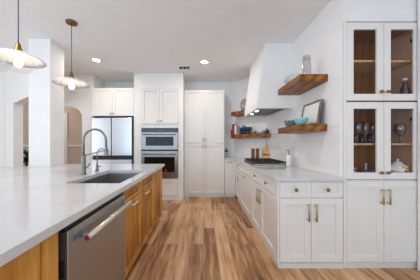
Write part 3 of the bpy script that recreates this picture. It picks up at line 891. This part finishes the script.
ball = vessel([(.034, 0), (.033, .003), (.006, .010), (.005, .070), (.018, .08), (.042, .11), (.050, .15), (.046, .185), (.036, .205)], .002)
glass('balloon_glass', ball, 'smoke', (2.06, 2.055, ZM), 'round balloon wine glass behind the right glass door', 'glass')
glass('wine_glass', wine, 'smoke', (2.02, 2.18, ZM), 'slender stemmed glass at the left edge of the right glass door', 'glass', g)
ZLw = .9035
cupp = vessel([(.022, 0), (.026, .004), (.034, .035), (.036, .065)], .0025)
first = None
spots = [(1.690, 2.06), (1.740, 2.14), (1.770, 2.05), (1.815, 2.12), (1.845, 2.04)]
where = ['nearest the orange bird figurine', 'behind the blue dish', 'in front, in the middle of the group', 'behind, right of the middle', 'in front, farthest right']
for (x, y), wh in zip(spots, where):
    lab = 'small purple glass cup at the cabinet bottom, ' + wh
    if first is None: first = glass('glass_cup', cupp, 'plumglass', (x, y, ZLw), lab, 'cup', 'small purple cups at the cabinet bottom')
    else: dup(first, (x, y, ZLw), 0, lab)
glass('perfume_bottle', [(.018, 0), (.026, .01), (.026, .05), (.010, .065), (.008, .10), (.014, .105), (.010, .125), (.001, .13)], 'china', (1.83, 2.21, ZLw), 'small white bottle behind the purple cups', 'bottle')
glass('dark_pot', vessel([(.03, 0), (.05, .02), (.052, .05), (.035, .085)], .004), 'maroon', (1.64, 2.20, ZLw), 'dark maroon pot at the back of the cabinet bottom', 'pot')
glass('blue_dish', vessel([(.018, 0), (.03, .012), (.036, .022)], .003), 'skyblue', (1.640, 1.999+.035, ZLw), 'small sky blue dish in front at the cabinet bottom', 'dish')
x, y = 1.560, 2.06
t = thing('bird_figurine', 'small orange and white bird figurine at the left of the cabinet bottom', 'figurine', (x, y, ZLw))
part('bird_body', MB().ball((x, y, ZLw+.035), .034, 1.0, .8, 1.0).ball((x+.012, y-.01, ZLw+.082), .021).lathe([(.006, 0), (.001, .018)], (x+.03, y-.012, ZLw+.082), 8, 'x'), 'orange', t)
part('breast', MB().ball((x+.012, y-.016, ZLw+.035), .024, .9, .9, 1.1), 'china', t, label='white breast')
# floral teapot
x, y, z = 2.065, 2.085, ZLw
t = thing('teapot', 'white china teapot with painted flowers behind the right glass door', 'teapot', (x, y, z))
b = part('pot_body', MB().lathe([(.055, 0), (.060, .006), (.085, .04), (.090, .075), (.078, .112), (.05, .130), (.045, .132), (.001, .133)], (x, y, z), 28), 'china', t)
part('lid', MB().lathe([(.046, .1335), (.040, .145), (.015, .156), (.008, .160), (.014, .172), (.010, .182), (.001, .184)], (x, y, z), 20), 'china', t)
part('spout', MB().tube([(x-.078, y-.02, z+.06), (x-.105, y-.026, z+.085), (x-.118, y-.03, z+.125)], [.018, .013, .009], 10), 'china', t)
hp = [(x+.062+.032*math.cos(a), y+.06+.02*math.cos(a), z+.075+.042*math.sin(a)) for a in [-PI/2+PI*k/10 for k in range(11)]]
part('handle', MB().tube(hp, .007, 8), 'china', t)
def on_pot(ang, h, r=.0905): return (x+r*math.cos(ang), y+r*math.sin(ang), z+h)
for ang, h, mt, nm, s in ((-1.75, .105, 'yellow', 'flower', .016), (-1.5, .085, 'orange', 'flower', .013), (-1.35, .108, 'yellow', 'flower', .012), (-1.62, .062, 'green', 'leaf', .012), (-1.25, .080, 'red', 'flower', .011), (-1.4, .055, 'green', 'leaf', .010)):
    rr = .088 if h < .09 else .083
    p = on_pot(ang, h, rr)
    part('painted_'+nm, MB().ball(p, s, 1, .35, 1, 10, 6), mt, b)
cup2 = glass('maroon_cup', vessel([(.012, 0), (.014, .004), (.019, .035), (.020, .055)], .003), 'maroon', (2.150, 1.997+.02, ZLw), 'small maroon cup beside the teapot, in front', 'cup', 'maroon cups by the teapot')
dup(cup2, (2.146, 2.20, ZLw), 0, 'small maroon cup beside the teapot, behind the other one')
# upper part
x, y, z = 2.105, 2.05, 1.6805
t = thing('decanter', 'brown glass bottle with a pale stopper in the upper right cabinet', 'bottle', (x, y, z))
part('bottle_body', MB().lathe(vessel([(.042, 0), (.048, .006), (.046, .09), (.036, .14), (.020, .185), (.018, .225)], .003), (x, y, z), 20, closed=True), 'brownglass', t)
part('stopper', MB().lathe([(.012, .2255), (.022, .231), (.022, .246), (.001, .256)], (x, y, z), 16), 'china', t)

# hall: small dark cabinet and plant seen through the left opening
t = thing('console_table', 'dark console table in the hall beyond the left opening', 'table', (-5.0, 5.7, 0))
part('table_top', MB().box(-5.35, -4.65, 5.55, 5.92, .70, .74), 'iron', t)
for xx in (-5.33, -4.71):
    for yy in (5.57, 5.86): part('leg', MB().box(xx, xx+.04, yy, yy+.04, 0, .70), 'iron', t)
x, y, z = -5.12, 5.68, .7405
t = thing('potted_plant', 'small green plant in a dark pot on the hall console table', 'plant', (x, y, z))
part('pot', MB().lathe(vessel([(.06, 0), (.075, .10), (.08, .13)], .006), (x, y, z), 18, closed=True), 'black', t)
mb = MB()
for k in range(26):
    a = random.uniform(0, 2*PI); r = random.uniform(.03, .15); hh = random.uniform(.05, .24)
    mb.tube([(x, y, z+.09), (x+r*.4*math.cos(a), y+r*.4*math.sin(a), z+.12+hh*.7), (x+r*math.cos(a), y+r*math.sin(a), z+.12+hh)], [.004, .014, .002], 5)
part('foliage', mb, 'green', t)
